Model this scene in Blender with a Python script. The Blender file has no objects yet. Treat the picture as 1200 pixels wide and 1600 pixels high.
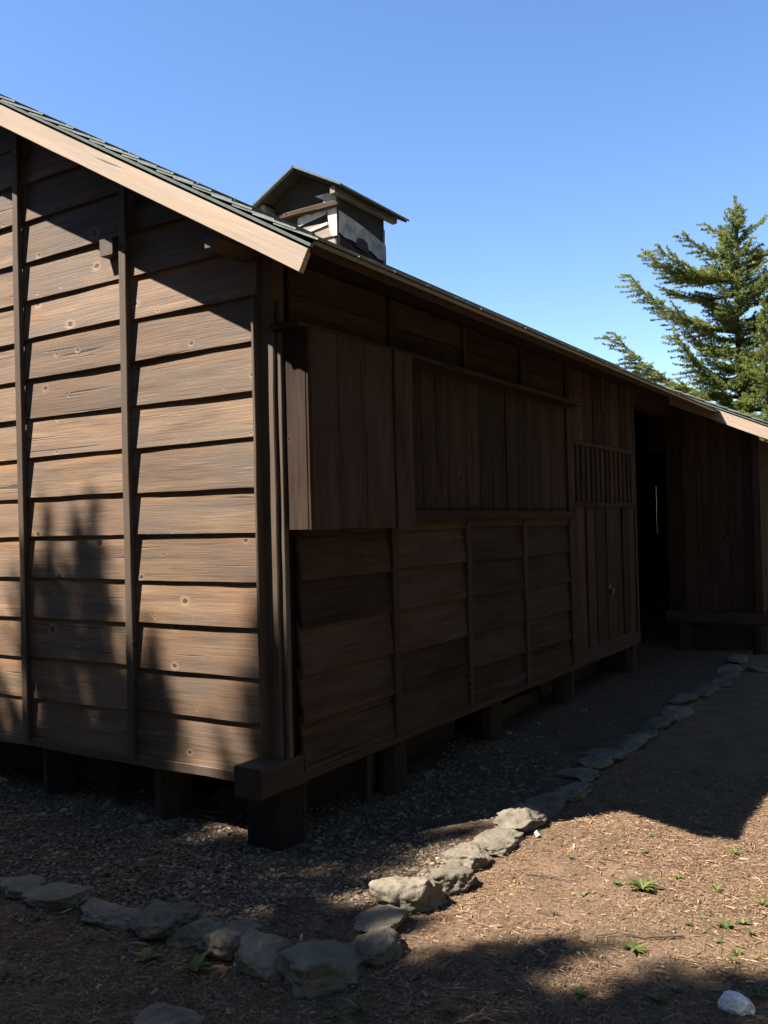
import bpy, math, random
import numpy as np
from mathutils import Vector, Matrix

# ------------------------------------------------------------------ camera, sky, sun, exposure
scene = bpy.context.scene
COL = scene.collection
Z0 = 0.36                                   # sill level above the ground

cam = bpy.data.cameras.new('camera')
cam_o = bpy.data.objects.new('camera', cam); COL.objects.link(cam_o)
yaw, pit, rol = math.radians(-32.417), math.radians(0.852), math.radians(-1.342)
CAM = Vector((2.739, -3.364, 1.1947 + Z0))
fw = Vector((math.sin(yaw)*math.cos(pit), math.cos(yaw)*math.cos(pit), math.sin(pit)))
rt = Vector((math.cos(yaw), -math.sin(yaw), 0)); up = rt.cross(fw)
rt2 = rt*math.cos(rol) + up*math.sin(rol); up2 = -rt*math.sin(rol) + up*math.cos(rol)
M = Matrix((rt2, up2, -fw)).transposed().to_4x4(); M.translation = CAM
cam_o.matrix_world = M
cam.sensor_fit = 'AUTO'; cam.sensor_width = 36.0; cam.lens = 36.0*1403.5/1600.0
cam.clip_start = 0.05; cam.clip_end = 2000
scene.camera = cam_o

SUN_TRAVEL = Vector((0.80, 1.0, -1.74)).normalized()
sv = -SUN_TRAVEL
elev = math.asin(sv.z); azim = math.atan2(sv.x, sv.y)
world = bpy.data.worlds.new('World'); scene.world = world; world.use_nodes = True
nt = world.node_tree
bg = nt.nodes['Background']
sky = nt.nodes.new('ShaderNodeTexSky'); sky.sky_type = 'NISHITA'; sky.sun_disc = False
sky.sun_elevation = elev; sky.sun_rotation = azim % (2*math.pi)
sky.air_density = 1.0; sky.dust_density = 0.1; sky.ozone_density = 2.0; sky.altitude = 0
hs = nt.nodes.new('ShaderNodeHueSaturation'); hs.inputs['Saturation'].default_value = 1.15; hs.inputs['Hue'].default_value = .506
nt.links.new(sky.outputs[0], hs.inputs['Color']); nt.links.new(hs.outputs[0], bg.inputs[0]); bg.inputs[1].default_value = 0.060
sun = bpy.data.lights.new('sun', 'SUN'); sun.energy = 5.0; sun.angle = math.radians(0.53)
sun.color = (1.0, 0.93, 0.84)
sun_o = bpy.data.objects.new('sun', sun); COL.objects.link(sun_o)
sun_o.rotation_euler = SUN_TRAVEL.to_track_quat('-Z', 'Y').to_euler(); sun_o.location = (-8, -10, 20)
scene.view_settings.view_transform = 'Standard'; scene.view_settings.look = 'None'
scene.view_settings.gamma = 1.0; scene.view_settings.use_curve_mapping = False
scene.view_settings.exposure = 2.08
scene.cycles.max_bounces = 4; scene.cycles.diffuse_bounces = 2; scene.cycles.glossy_bounces = 2; scene.cycles.transmission_bounces = 2

R = random.Random(7)
NP = np.random.default_rng(11)

# ------------------------------------------------------------------ helpers
def tag(o, label=None, cat=None, group=None, kind=None):
    if label: o['label'] = label
    if cat: o['category'] = cat
    if group: o['group'] = group
    if kind: o['kind'] = kind
    return o

def link(name, me, mat=None, parent=None):
    o = bpy.data.objects.new(name, me); COL.objects.link(o)
    if mat is not None and me is not None and not me.materials: me.materials.append(mat)
    if parent is not None: o.parent = parent
    return o

def np_mesh(name, V, F, smooth=False):
    V = np.ascontiguousarray(V, dtype=np.float32); F = np.ascontiguousarray(F, dtype=np.int32)
    me = bpy.data.meshes.new(name)
    n, m, k = len(V), len(F), F.shape[1]
    me.vertices.add(n); me.vertices.foreach_set('co', V.ravel())
    me.loops.add(m*k); me.loops.foreach_set('vertex_index', F.ravel())
    me.polygons.add(m); me.polygons.foreach_set('loop_start', np.arange(0, m*k, k, dtype=np.int32))
    me.polygons.foreach_set('loop_total', np.full(m, k, dtype=np.int32))
    if smooth: me.polygons.foreach_set('use_smooth', np.ones(m, dtype=bool))
    me.update(calc_edges=True); me.validate()
    if not smooth: me.shade_flat()
    return me

def hash3(ix, iy, iz, seed):
    h = (ix*374761393 + iy*668265263 + iz*2147483647 + seed*974711) & 0xffffffff
    h = ((h ^ (h >> 13))*1274126177) & 0xffffffff
    return ((h ^ (h >> 16)) & 0xffff)/65535.0
def vnoise(P, seed=0):
    P = np.asarray(P, dtype=np.float64); i = np.floor(P).astype(np.int64); f = P - i; f = f*f*(3-2*f)
    r = 0
    for dx in (0, 1):
        for dy in (0, 1):
            for dz in (0, 1):
                w = (f[:, 0] if dx else 1-f[:, 0])*(f[:, 1] if dy else 1-f[:, 1])*(f[:, 2] if dz else 1-f[:, 2])
                r = r + w*hash3(i[:, 0]+dx, i[:, 1]+dy, i[:, 2]+dz, seed)
    return r*2 - 1
def fbm(P, seed=0, octv=4):
    a, r, P = 1.0, 0, np.asarray(P, dtype=np.float64)
    for k in range(octv):
        r = r + a*vnoise(P*(2**k), seed+k*17); a *= .5
    return r

def frame(origin, xd, zd):
    x = Vector(xd).normalized(); z = Vector(zd).normalized(); y = z.cross(x).normalized(); z = x.cross(y)
    m = Matrix((x, y, z)).transposed().to_4x4(); m.translation = Vector(origin)
    return m

def board(name, parent, mat, origin, xd, zd, L, W, T, seg=5, jit=0.002, warp=0.0015, cham=0.003, clip=None, rough_ends=0.0):
    """A plank: local X along its length, local -Y outward (front at y=-T), local Z across its width."""
    prof = [(-T+cham, 0), (0, 0), (0, W), (-T+cham, W), (-T, W-cham), (-T, cham)]
    V = []; F = []
    mw = frame(origin, xd, zd)
    n = len(prof)
    b0 = R.uniform(0, 6); b1 = R.uniform(0, 6)
    for i in range(seg+1):
        t = i/seg
        jb = R.uniform(-jit, jit); jt = R.uniform(-jit, jit)
        wy = warp*(math.sin(b0 + t*4.1) + .6*math.sin(b1 + t*9.3))
        for (y, z) in prof:
            zz = z + (jb if z < W/2 else jt)
            x = t*L
            if i in (0, seg) and rough_ends: x += R.uniform(-rough_ends, rough_ends)
            if clip:
                p = mw @ Vector((x, y, zz)); lim = clip(p)
                if x > lim: x = lim
                if lim <= .011: zz = min(zz, clip(None) - origin[2])
            V.append((x, y + wy, zz))
    for i in range(seg):
        for j in range(n):
            a = i*n+j; b = i*n+(j+1) % n
            F.append((a, b, b+n, a+n))
    F.append(tuple(range(n-1, -1, -1))); F.append(tuple(seg*n+j for j in range(n)))
    me = bpy.data.meshes.new(name); me.from_pydata(V, [], [f[::-1] for f in F]); me.update()
    o = link(name, me, mat, parent); o.matrix_world = mw
    return o

def prism(name, parent, mat, V, F):
    me = bpy.data.meshes.new(name); me.from_pydata(V, [], F); me.update()
    return link(name, me, mat, parent)

def boxmesh(x0, x1, y0, y1, z0, z1):
    V = [(x0,y0,z0),(x1,y0,z0),(x1,y1,z0),(x0,y1,z0),(x0,y0,z1),(x1,y0,z1),(x1,y1,z1),(x0,y1,z1)]
    F = [(3,2,1,0),(4,5,6,7),(0,1,5,4),(1,2,6,5),(2,3,7,6),(3,0,4,7)]
    return V, F
def multibox(name, parent, mat, boxes):
    V = []; F = []
    for b in boxes:
        v, f = boxmesh(*b); k = len(V); V += v; F += [tuple(i+k for i in q) for q in f]
    return prism(name, parent, mat, V, F)

# ------------------------------------------------------------------ materials
def nodes_of(name):
    m = bpy.data.materials.new(name); m.use_nodes = True
    t = m.node_tree; b = t.nodes['Principled BSDF']
    return m, t, b
class NT:
    def __init__(s, t): s.t = t
    def n(s, typ, **kw):
        nd = s.t.nodes.new(typ)
        for k, v in kw.items(): setattr(nd, k, v)
        return nd
    def lk(s, a, b): s.t.links.new(a, b)
    def math(s, op, a, b=None, c=None, clamp=False):
        nd = s.n('ShaderNodeMath', operation=op); nd.use_clamp = clamp
        for i, v in enumerate((a, b, c)):
            if v is None: continue
            if isinstance(v, (int, float)): nd.inputs[i].default_value = v
            else: s.lk(v, nd.inputs[i])
        return nd.outputs[0]
    def vmul(s, v, k):
        nd = s.n('ShaderNodeVectorMath', operation='MULTIPLY'); s.lk(v, nd.inputs[0]); nd.inputs[1].default_value = k
        return nd.outputs[0]
    def noise(s, v, scale=1, detail=4, rough=.55, dist=0):
        nd = s.n('ShaderNodeTexNoise'); s.lk(v, nd.inputs['Vector'])
        nd.inputs['Scale'].default_value = scale; nd.inputs['Detail'].default_value = detail
        nd.inputs['Roughness'].default_value = rough; nd.inputs['Distortion'].default_value = dist
        return nd.outputs['Fac']
    def ramp(s, f, stops):
        nd = s.n('ShaderNodeValToRGB'); s.lk(f, nd.inputs[0]); e = nd.color_ramp.elements
        while len(e) < len(stops): e.new(0.5)
        for el, (p, c) in zip(e, stops): el.position = p; el.color = (*c, 1) if len(c) == 3 else c
        return nd.outputs[0]
    def rng(s, f, a, b, c=0, d=1):
        nd = s.n('ShaderNodeMapRange'); s.lk(f, nd.inputs[0])
        for i, v in zip((1, 2, 3, 4), (a, b, c, d)): nd.inputs[i].default_value = v
        return nd.outputs[0]
    def mix(s, f, a, b, mode='MIX'):
        nd = s.n('ShaderNodeMix', data_type='RGBA', blend_type=mode)
        if isinstance(f, (int, float)): nd.inputs[0].default_value = f
        else: s.lk(f, nd.inputs[0])
        for i, v in ((6, a), (7, b)):
            if isinstance(v, tuple): nd.inputs[i].default_value = (*v, 1)
            else: s.lk(v, nd.inputs[i])
        return nd.outputs[2]
    def bump(s, h, strength, dist, bsdf):
        nd = s.n('ShaderNodeBump'); nd.inputs['Strength'].default_value = strength; nd.inputs['Distance'].default_value = dist
        s.lk(h, nd.inputs['Height']); s.lk(nd.outputs[0], bsdf.inputs['Normal'])

def wood(name, light, dark, stain, knots=0.35, rough=.62, spec=.35, vary=.22, grey=None, bump=.35, band=None):
    m, t, b = nodes_of(name); N = NT(t)
    tc = N.n('ShaderNodeTexCoord'); oi = N.n('ShaderNodeObjectInfo')
    off = N.n('ShaderNodeCombineXYZ')
    N.lk(N.math('MULTIPLY', oi.outputs['Random'], 61.0), off.inputs[0])
    N.lk(N.math('MULTIPLY', oi.outputs['Random'], 7.3), off.inputs[1])
    N.lk(N.math('MULTIPLY', oi.outputs['Random'], 29.7), off.inputs[2])
    add = N.n('ShaderNodeVectorMath', operation='ADD'); N.lk(tc.outputs['Object'], add.inputs[0]); N.lk(off.outputs[0], add.inputs[1])
    P = add.outputs[0]
    # knots
    sep = N.n('ShaderNodeSeparateXYZ'); N.lk(P, sep.inputs[0])
    kc = N.n('ShaderNodeCombineXYZ'); N.lk(N.math('MULTIPLY', sep.outputs[0], 4.2), kc.inputs[0]); N.lk(N.math('MULTIPLY', sep.outputs[2], 5.6), kc.inputs[1])
    kn = N.n('ShaderNodeTexNoise'); N.lk(kc.outputs[0], kn.inputs['Vector']); kn.inputs['Scale'].default_value = 9
    kx = N.n('ShaderNodeVectorMath', operation='MULTIPLY_ADD'); N.lk(kn.outputs['Color'], kx.inputs[0]); kx.inputs[1].default_value = (.06, .06, 0); N.lk(kc.outputs[0], kx.inputs[2])
    vo = N.n('ShaderNodeTexVoronoi', voronoi_dimensions='2D'); N.lk(kx.outputs[0], vo.inputs['Vector']); vo.inputs['Scale'].default_value = 1
    sc = N.n('ShaderNodeSeparateColor'); N.lk(vo.outputs['Color'], sc.inputs[0])
    has = N.math('LESS_THAN', sc.outputs[0], knots)
    size = N.math('MULTIPLY_ADD', N.math('POWER', sc.outputs[1], 2.2), 0.105, 0.020)
    rel = N.math('DIVIDE', vo.outputs['Distance'], size)
    core = N.math('MULTIPLY', N.rng(rel, .55, .95, 1, 0), has)
    halo = N.math('MULTIPLY', N.rng(rel, .9, 2.6, 1, 0), has)
    # grain coordinates bend round the knots
    zz = N.math('MULTIPLY_ADD', N.math('MULTIPLY', halo, halo), 0.02, sep.outputs[2])
    gc = N.n('ShaderNodeCombineXYZ')
    N.lk(sep.outputs[0], gc.inputs[0]); N.lk(sep.outputs[1], gc.inputs[1]); N.lk(zz, gc.inputs[2])
    G = gc.outputs[0]
    coarse = N.noise(N.vmul(G, (1.1, 16, 16)), 1, 3, .6, .6)
    fine = N.noise(N.vmul(G, (3.5, 110, 110)), 1, 3, .65, .3)
    hair = N.noise(N.vmul(G, (7, 420, 420)), 1, 2, .6)
    patch = N.noise(P, 2.6, 3, .6)
    f1 = N.math('ADD', N.math('MULTIPLY', N.rng(coarse, .36, .66), .55), N.math('MULTIPLY', N.rng(fine, .34, .68), .45))
    c = N.mix(f1, dark, light)
    c = N.mix(N.rng(patch, .45, .78, 0, .75), c, stain)
    if grey: c = N.mix(N.rng(N.noise(N.vmul(P, (1.2, 4, 4)), 1.7, 4), .42, .72, 0, .7), c, grey)
    if band:
        sz_ = N.n('ShaderNodeSeparateXYZ'); N.lk(tc.outputs['Object'], sz_.inputs[0])
        bz = N.math('ADD', sz_.outputs[2], N.math('MULTIPLY', N.math('SUBTRACT', coarse, .5), .10))
        pick = N.rng(N.noise(N.vmul(P, (.9, 1, 1)), 1.3, 2), .42, .6)
        c = N.mix(N.math('MULTIPLY', N.math('MULTIPLY', N.rng(bz, .165, .215), pick), .8), c, band)
    # weather checks: thin dark cracks along the grain
    crack = N.rng(N.noise(N.vmul(G, (.9, 38, 38)), 1, 2, .4, .4), .675, .72)
    c = N.mix(N.math('MULTIPLY', crack, .75), c, tuple(v*.22 for v in dark))
    c = N.mix(N.math('MULTIPLY', N.math('MULTIPLY', halo, halo), .75), c, tuple(min(1, v*1.2) for v in light))
    c = N.mix(N.math('MULTIPLY', core, .93), c, tuple(v*.16 for v in dark))
    big = N.math('MULTIPLY', N.math('GREATER_THAN', size, .055), N.math('MULTIPLY', N.rng(rel, .35, .62, 1, 0), has))
    c = N.mix(N.math('MULTIPLY', big, .75), c, tuple(v*.9 for v in dark))
    # small pale fastener specks and dents
    vs = N.n('ShaderNodeTexVoronoi'); N.lk(P, vs.inputs['Vector']); vs.inputs['Scale'].default_value = 9
    speck = N.math('LESS_THAN', vs.outputs['Distance'], .035)
    c = N.mix(N.math('MULTIPLY', speck, .45), c, tuple(min(1, v*1.7) for v in light))
    br = N.rng(oi.outputs['Random'], 0, 1, 1-vary, 1+vary)
    cc = N.n('ShaderNodeCombineColor')
    for i in range(3): N.lk(br, cc.inputs[i])
    c = N.mix(1.0, c, cc.outputs[0], 'MULTIPLY')
    N.lk(c, b.inputs['Base Color'])
    N.lk(N.rng(fine, .3, .7, rough+.12, rough-.1), b.inputs['Roughness']); b.inputs['Specular IOR Level'].default_value = spec
    h = N.math('ADD', N.math('MULTIPLY', fine, .6), N.math('MULTIPLY', hair, .35))
    h = N.math('SUBTRACT', N.math('ADD', h, N.math('MULTIPLY', coarse, .5)), N.math('MULTIPLY', crack, .8))
    h = N.math('SUBTRACT', h, N.math('MULTIPLY', core, .7))
    N.bump(h, bump, .006, b)
    return m

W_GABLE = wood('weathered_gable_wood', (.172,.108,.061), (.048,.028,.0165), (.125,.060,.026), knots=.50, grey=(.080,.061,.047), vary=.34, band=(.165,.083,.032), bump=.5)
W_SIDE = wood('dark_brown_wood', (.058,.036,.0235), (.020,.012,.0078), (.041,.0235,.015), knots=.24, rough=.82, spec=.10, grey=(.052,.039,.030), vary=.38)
W_RAKE = wood('pale_rake_wood', (.36,.275,.20), (.21,.152,.107), (.29,.205,.142), knots=.30, rough=.42, spec=.5, vary=.05, bump=.2, grey=(.23,.19,.152))
W_BATTEN = wood('batten_wood', (.0806,.0544,.0343), (.0403,.0266,.0169), (.0685,.0403,.0234), knots=.12, grey=(.0685,.0564,.0444))
W_CHAR = wood('charred_post_wood', (.0196,.0147,.0126), (.0084,.0070,.0063), (.0140,.0105,.0091), knots=.05, rough=.85, spec=.2)
W_LOG = wood('log_post_wood', (.0504,.0336,.0222), (.0202,.0128,.0088), (.0336,.0202,.0121), knots=.1, rough=.8, spec=.2, bump=.7)
W_OLD = wood('grey_cupola_wood', (.20,.145,.10), (.075,.052,.037), (.13,.09,.06), knots=.2, grey=(.18,.16,.14))

def plain(name, col, rough=.6, spec=.4, metal=0, noise=.25, scale=12, bump=0.0):
    m, t, b = nodes_of(name); N = NT(t)
    tc = N.n('ShaderNodeTexCoord'); oi = N.n('ShaderNodeObjectInfo')
    f = N.noise(tc.outputs['Object'], scale, 5, .6)
    c = N.mix(N.rng(f, .3, .7), tuple(v*(1-noise) for v in col), tuple(min(1, v*(1+noise)) for v in col))
    br = N.rng(oi.outputs['Random'], 0, 1, .82, 1.18)
    cc = N.n('ShaderNodeCombineColor')
    for i in range(3): N.lk(br, cc.inputs[i])
    c = N.mix(1.0, c, cc.outputs[0], 'MULTIPLY')
    N.lk(c, b.inputs['Base Color']); b.inputs['Roughness'].default_value = rough
    b.inputs['Specular IOR Level'].default_value = spec; b.inputs['Metallic'].default_value = metal
    if bump: N.bump(N.noise(tc.outputs['Object'], scale*4, 5, .65), bump, .01, b)
    return m
M_SHINGLE = plain('green_grey_shingle', (.100,.112,.100), .5, .4, 0, .35, 30, .3)
M_METAL = plain('green_drip_metal', (.085,.108,.096), .4, .5, .3, .2, 20)
M_DARK = plain('dark_sheathing', (.0210,.0154,.0126), .85, .2)
M_PAPER = plain('torn_building_paper', (.40,.36,.31), .7, .3, 0, .5, 7)
M_TAR = plain('dark_old_boarding', (.030,.021,.015), .75, .25, 0, .4, 14)
M_IRON = plain('black_iron', (.03,.03,.032), .45, .5, .8)
M_NAIL = plain('dull_nail', (.1680,.1512,.1288), .5, .5, .6)

def stone_mat(name, a, bcol, lichen):
    m, t, b = nodes_of(name); N = NT(t)
    tc = N.n('ShaderNodeTexCoord'); oi = N.n('ShaderNodeObjectInfo')
    off = N.n('ShaderNodeVectorMath', operation='ADD'); N.lk(tc.outputs['Object'], off.inputs[0])
    cx = N.n('ShaderNodeCombineXYZ'); N.lk(N.math('MULTIPLY', oi.outputs['Random'], 31), cx.inputs[0]); N.lk(cx.outputs[0], off.inputs[1])
    P = off.outputs[0]
    f = N.noise(P, 9, 7, .65); g = N.noise(P, 55, 4, .6); l = N.noise(P, 17, 5, .6)
    c = N.mix(N.rng(f, .32, .68), a, bcol)
    c = N.mix(N.rng(g, .55, .75, 0, .45), c, tuple(v*.45 for v in a))
    c = N.mix(N.rng(l, .58, .68, 0, .55), c, lichen)
    br = N.rng(oi.outputs['Random'], 0, 1, .75, 1.2); cc = N.n('ShaderNodeCombineColor')
    for i in range(3): N.lk(br, cc.inputs[i])
    c = N.mix(1.0, c, cc.outputs[0], 'MULTIPLY')
    N.lk(c, b.inputs['Base Color']); b.inputs['Roughness'].default_value = .88; b.inputs['Specular IOR Level'].default_value = .25
    N.bump(N.math('ADD', N.math('MULTIPLY', f, .9), N.math('MULTIPLY', g, .5)), .7, .02, b)
    return m
M_STONE = stone_mat('border_stone', (.080,.066,.048), (.160,.136,.100), (.085,.082,.050))
M_WHITE = stone_mat('white_stone', (.34,.33,.31), (.52,.50,.48), (.30,.28,.25))

def scatter_mat(name, stops, rough=.85, trans=0.0, scale=38):
    """colour per small piece from a face-corner-free random: white noise on position of its island"""
    m, t, b = nodes_of(name); N = NT(t)
    at = N.n('ShaderNodeAttribute'); at.attribute_name = 'rnd'
    c = N.ramp(at.outputs['Fac'], stops)
    geo = N.n('ShaderNodeNewGeometry')
    f = N.noise(geo.outputs['Position'], scale, 3, .6)
    c = N.mix(N.rng(f, .3, .7, .0, .35), c, tuple(v*.55 for v in stops[0][1]))
    N.lk(c, b.inputs['Base Color']); b.inputs['Roughness'].default_value = rough; b.inputs['Specular IOR Level'].default_value = .3
    if trans: 
        tr = N.n('ShaderNodeBsdfTranslucent'); N.lk(c, tr.inputs[0])
        mx = N.n('ShaderNodeMixShader'); mx.inputs[0].default_value = trans
        out = t.nodes['Material Output']; N.lk(b.outputs[0], mx.inputs[1]); N.lk(tr.outputs[0], mx.inputs[2]); N.lk(mx.outputs[0], out.inputs[0])
    return m
M_GRAVEL = scatter_mat('gravel', [(0,(.055,.039,.026)),(.4,(.115,.085,.057)),(.75,(.18,.138,.096)),(.94,(.225,.162,.10)),(1,(.33,.27,.20))], .9)
M_LITTER = scatter_mat('dry_conifer_litter', [(0,(.05,.029,.017)),(.3,(.152,.088,.045)),(.65,(.248,.155,.083)),(.9,(.335,.225,.13)),(1,(.42,.32,.215))], .75, .2)
M_NEEDLE = scatter_mat('spruce_needles', [(0,(.055,.085,.022)),(.3,(.135,.175,.042)),(.65,(.24,.265,.064)),(1,(.38,.36,.10))], .55, .45, 1.4)
M_WEED = scatter_mat('weed_leaf', [(0,(.05,.072,.018)),(.5,(.10,.125,.03)),(1,(.17,.185,.05))], .5, .35)
M_BARK = plain('spruce_bark', (.0448,.0336,.0269), .9, .2, 0, .4, 8, .6)
M_TWIG = plain('dead_twig', (.0510,.0353,.0255), .8, .2, 0, .4, 30)

def ground_mat():
    m, t, b = nodes_of('forest_floor'); N = NT(t)
    tc = N.n('ShaderNodeTexCoord'); P = tc.outputs['Object']
    at = N.n('ShaderNodeAttribute'); at.attribute_name = 'gravel'
    big = N.noise(P, .9, 3, .6); mid = N.noise(P, 6, 4, .65); fin = N.noise(P, 60, 4, .7); vf = N.noise(P, 240, 3, .7)
    c = N.ramp(N.math('ADD', N.math('MULTIPLY', fin, .6), N.math('MULTIPLY', mid, .4)),
               [(.3,(.0560,.0362,.0235)),(.45,(.1307,.0807,.0487)),(.58,(.2054,.1324,.0813)),(.75,(.2802,.2001,.1300))])
    c = N.mix(N.rng(big, .5, .7, 0, .45), c, (.1246,.0936,.0617))
    c = N.mix(N.rng(N.noise(P, 2.3, 5, .7), .58, .72, 0, .25), c, (.0623,.0839,.0260))
    vo = N.n('ShaderNodeTexVoronoi'); N.lk(P, vo.inputs['Vector']); vo.inputs['Scale'].default_value = 55
    sg = N.n('ShaderNodeSeparateColor'); N.lk(vo.outputs['Color'], sg.inputs[0])
    g = N.ramp(sg.outputs[0], [(0,(.040,.029,.021)),(.5,(.085,.064,.046)),(1,(.15,.118,.085))])
    g = N.mix(N.rng(vo.outputs['Distance'], .3, .7, 0, .8), g, (.030,.020,.013))
    sy = N.n('ShaderNodeSeparateXYZ'); N.lk(P, sy.inputs[0])
    drift = N.math('ADD', N.noise(P, 3.1, 4, .65), N.rng(sy.outputs[1], .4, 2.6, 0, .17))
    g = N.mix(N.rng(drift, .46, .62, 0, .9), g, N.mix(.35, c, (.05,.028,.016)))
    msk = N.rng(N.math('ADD', at.outputs['Fac'], N.math('MULTIPLY', N.math('SUBTRACT', mid, .5), .8)), .4, .6)
    c = N.mix(msk, c, g)
    N.lk(c, b.inputs['Base Color']); b.inputs['Roughness'].default_value = .92; b.inputs['Specular IOR Level'].default_value = .2
    h = N.math('ADD', N.math('MULTIPLY', fin, 1.0), N.math('MULTIPLY', vf, .5))
    N.bump(h, .9, .02, b)
    return m
M_GROUND = ground_mat()

# ------------------------------------------------------------------ ground
BX, BY = 0.86, -0.95                        # line of the border stones (side, front)
def gravel_mask(x, y):
    a = np.clip((BX - .03 - x)/.10 + .5, 0, 1); c = np.clip((y - BY - .03)/.10 + .5, 0, 1)
    d = np.clip((7.2 - y)/.3, 0, 1)
    return a*c*d
def gh(x, y):
    x = np.asarray(x, dtype=float); y = np.asarray(y, dtype=float)
    P = np.stack([x.ravel(), y.ravel(), 0*x.ravel()], 1)
    n = .018*vnoise(P*1.3, 3) + .010*vnoise(P*4.0, 5) + .005*vnoise(P*13, 9)
    n = n.reshape(x.shape)
    r = np.sqrt((x-1)**2 + (y-1)**2)
    n = n*np.clip((22 - r)/8, 0, 1)
    n = n + .022*gravel_mask(x, y) - .03*np.clip((x-1.0)/2.5, 0, 1)*np.clip((22-r)/8, 0, 1)
    return n
def gz(x, y): return float(gh(np.array([x]), np.array([y]))[0])
def axis(c0, c1, step, far):
    core = list(np.arange(c0, c1, step)); o = []; d = step; p = core[-1]
    while p < far: d *= 1.22; p += d; o.append(p)
    o2 = []; d = step; p = core[0]
    while p > -far: d *= 1.22; p -= d; o2.append(p)
    return np.array(o2[::-1] + core + o)
gx = axis(-3.5, 4.0, .045, 900); gy = axis(-3.2, 8.0, .045, 900)
X, Y = np.meshgrid(gx, gy); Zg = gh(X, Y)
nx, ny = len(gx), len(gy)
idx = np.arange(nx*ny).reshape(ny, nx)
F = np.stack([idx[:-1,:-1], idx[:-1,1:], idx[1:,1:], idx[1:,:-1]], -1).reshape(-1, 4)
gm = np_mesh('ground', np.stack([X.ravel(), Y.ravel(), Zg.ravel()], 1), F, True)
att = gm.attributes.new('gravel', 'FLOAT', 'POINT'); att.data.foreach_set('value', gravel_mask(X, Y).ravel().astype(np.float32))
ground = link('ground', gm, M_GROUND); tag(ground, kind='structure', label='forest floor of dry brown needles with a gravel strip along the barn')

# ------------------------------------------------------------------ the barn
SL = 0.551
def rtop(x): return 2.403 - SL*(x - .52) + Z0            # top of the near slope
RIDGE = -2.72; WALL_L = -5.44
nrm = Vector((SL, 0, 1)).normalized(); dwn = Vector((1, 0, -SL)).normalized()
barn = bpy.data.objects.new('barn', None); COL.objects.link(barn); barn.location = (0, 0, 0)
tag(barn, 'dark wooden barn with lapped boards, green shingle roof and small roof ventilator', 'barn')
Ex = 0.2334; YW_ = 7.55
def under(x): return rtop(x) - .11
# backing wall of the gable end
def gable_poly(y0, y1, off=.12):
    zr = under(RIDGE) - .02
    xl = WALL_L
    pts = [(xl, Z0-.03), (-.03, Z0-.03), (-.03, under(-.03)-.02), (RIDGE, zr), (xl, under(2*RIDGE-xl)-.02)]
    V = [(x, y0, z) for x, z in pts] + [(x, y1, z) for x, z in pts]
    n = len(pts)
    F = [tuple(range(n)), tuple(range(2*n-1, n-1, -1))] + [(i, i+n, (i+1) % n + n, (i+1) % n) for i in range(n)]
    return V, F
V, F = gable_poly(.03, .07)
gable = prism('gable_wall', barn, M_DARK, V, F)
def rake_clip_factory(x0):
    def c(p):
        if p is None: return rtop(x0) - .10
        lim_world = .52 + (2.403 + Z0 - .10 - p.z)/SL
        return max(.01, lim_world - x0)
    return c
cols = [(-1.0, -.10), (-1.895, -1.0), (-2.80, -1.895), (-3.70, -2.80), (-4.60, -3.70), (WALL_L, -4.60)]
for ci, (xa, xb) in enumerate(cols):
    for k in range(-0, 17):
        z = Z0 + k*Ex + R.uniform(-.008, .008)
        if k == 0: z = Z0
        xm = xa if xa > RIDGE else min(xb, 2*RIDGE - xb if xb < RIDGE else RIDGE)
        if xb > RIDGE: top_here = under(max(xa, RIDGE))
        else: top_here = under(2*RIDGE - xb)
        if z > top_here - .03: continue
        W = Ex + .035
        tilt = .022/W
        x0, x1 = xa + .004 + R.uniform(0,.004), xb - .004
        if ci == 0: x1 = xb + R.uniform(-.006, .004)
        if xb > RIDGE:
            clip = rake_clip_factory(x0)
            if ci < 3 and clip(Vector((0, 0, z))) < .05: continue
        else:
            if z + W > under(2*RIDGE - xa): continue
            clip = None
        board('clapboard', gable, W_GABLE, (x0, .024 - .022 - R.uniform(0, .003), z), (1, R.uniform(-.002,.002), R.uniform(-.004, .004)), (0, tilt, 1),
              x1 - x0, W, .017, seg=6, jit=.0014, warp=.0012, clip=clip)
for xb in (-1.0, -1.895, -2.80, -3.70, -4.60):
    ztop = under(xb) if xb > RIDGE else under(2*RIDGE - xb)
    board('batten', gable, W_BATTEN, (xb + .026, -.022, Z0 - .02), (R.uniform(-.003,.003), 0, 1), (-1, 0, 0), ztop - Z0 - .02, .052, .028, seg=10, jit=.003, warp=.003)
# corner: thin trim, post, side trim
board('corner_trim', gable, W_BATTEN, (-.082, -.004, Z0 + .01), (0, 0, 1), (-1, 0, 0), 2.30, .018, .05, seg=10, jit=.002, warp=.002)
post = board('corner_post', barn, W_BATTEN, (-.008, .09, Z0 + .09), (0, 0, 1), (-1, 0, 0), 2.45, .09, .09, seg=14, jit=.003, warp=.001, cham=.005)
# sills
def beam(name, parent, mat, p0, p1, w, h, jit=.004, seg=10, cham=.01):
    p0, p1 = Vector(p0), Vector(p1); xd = (p1-p0)
    zd = Vector((0, 0, 1)) if abs(xd.normalized().z) < .9 else Vector((0, 1, 0))
    yd = zd.cross(xd.normalized())
    o = p0 + yd.normalized()*(w/2) - zd*(h/2)
    return board(name, parent, mat, o, xd, zd, xd.length, h, w, seg=seg, jit=jit, warp=jit*.6, cham=cham)
beam('sill_beam', barn, W_LOG, (-.045, -.205, Z0 + .02), (-.045, 5.66, Z0 + .02), .165, .142, seg=22)
board('sill_board', gable, W_BATTEN, (WALL_L, -.004, Z0 - .05), (1, 0, 0), (0, 0, 1), -WALL_L - .14, .052, .026, seg=16, jit=.004, warp=.003)

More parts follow.
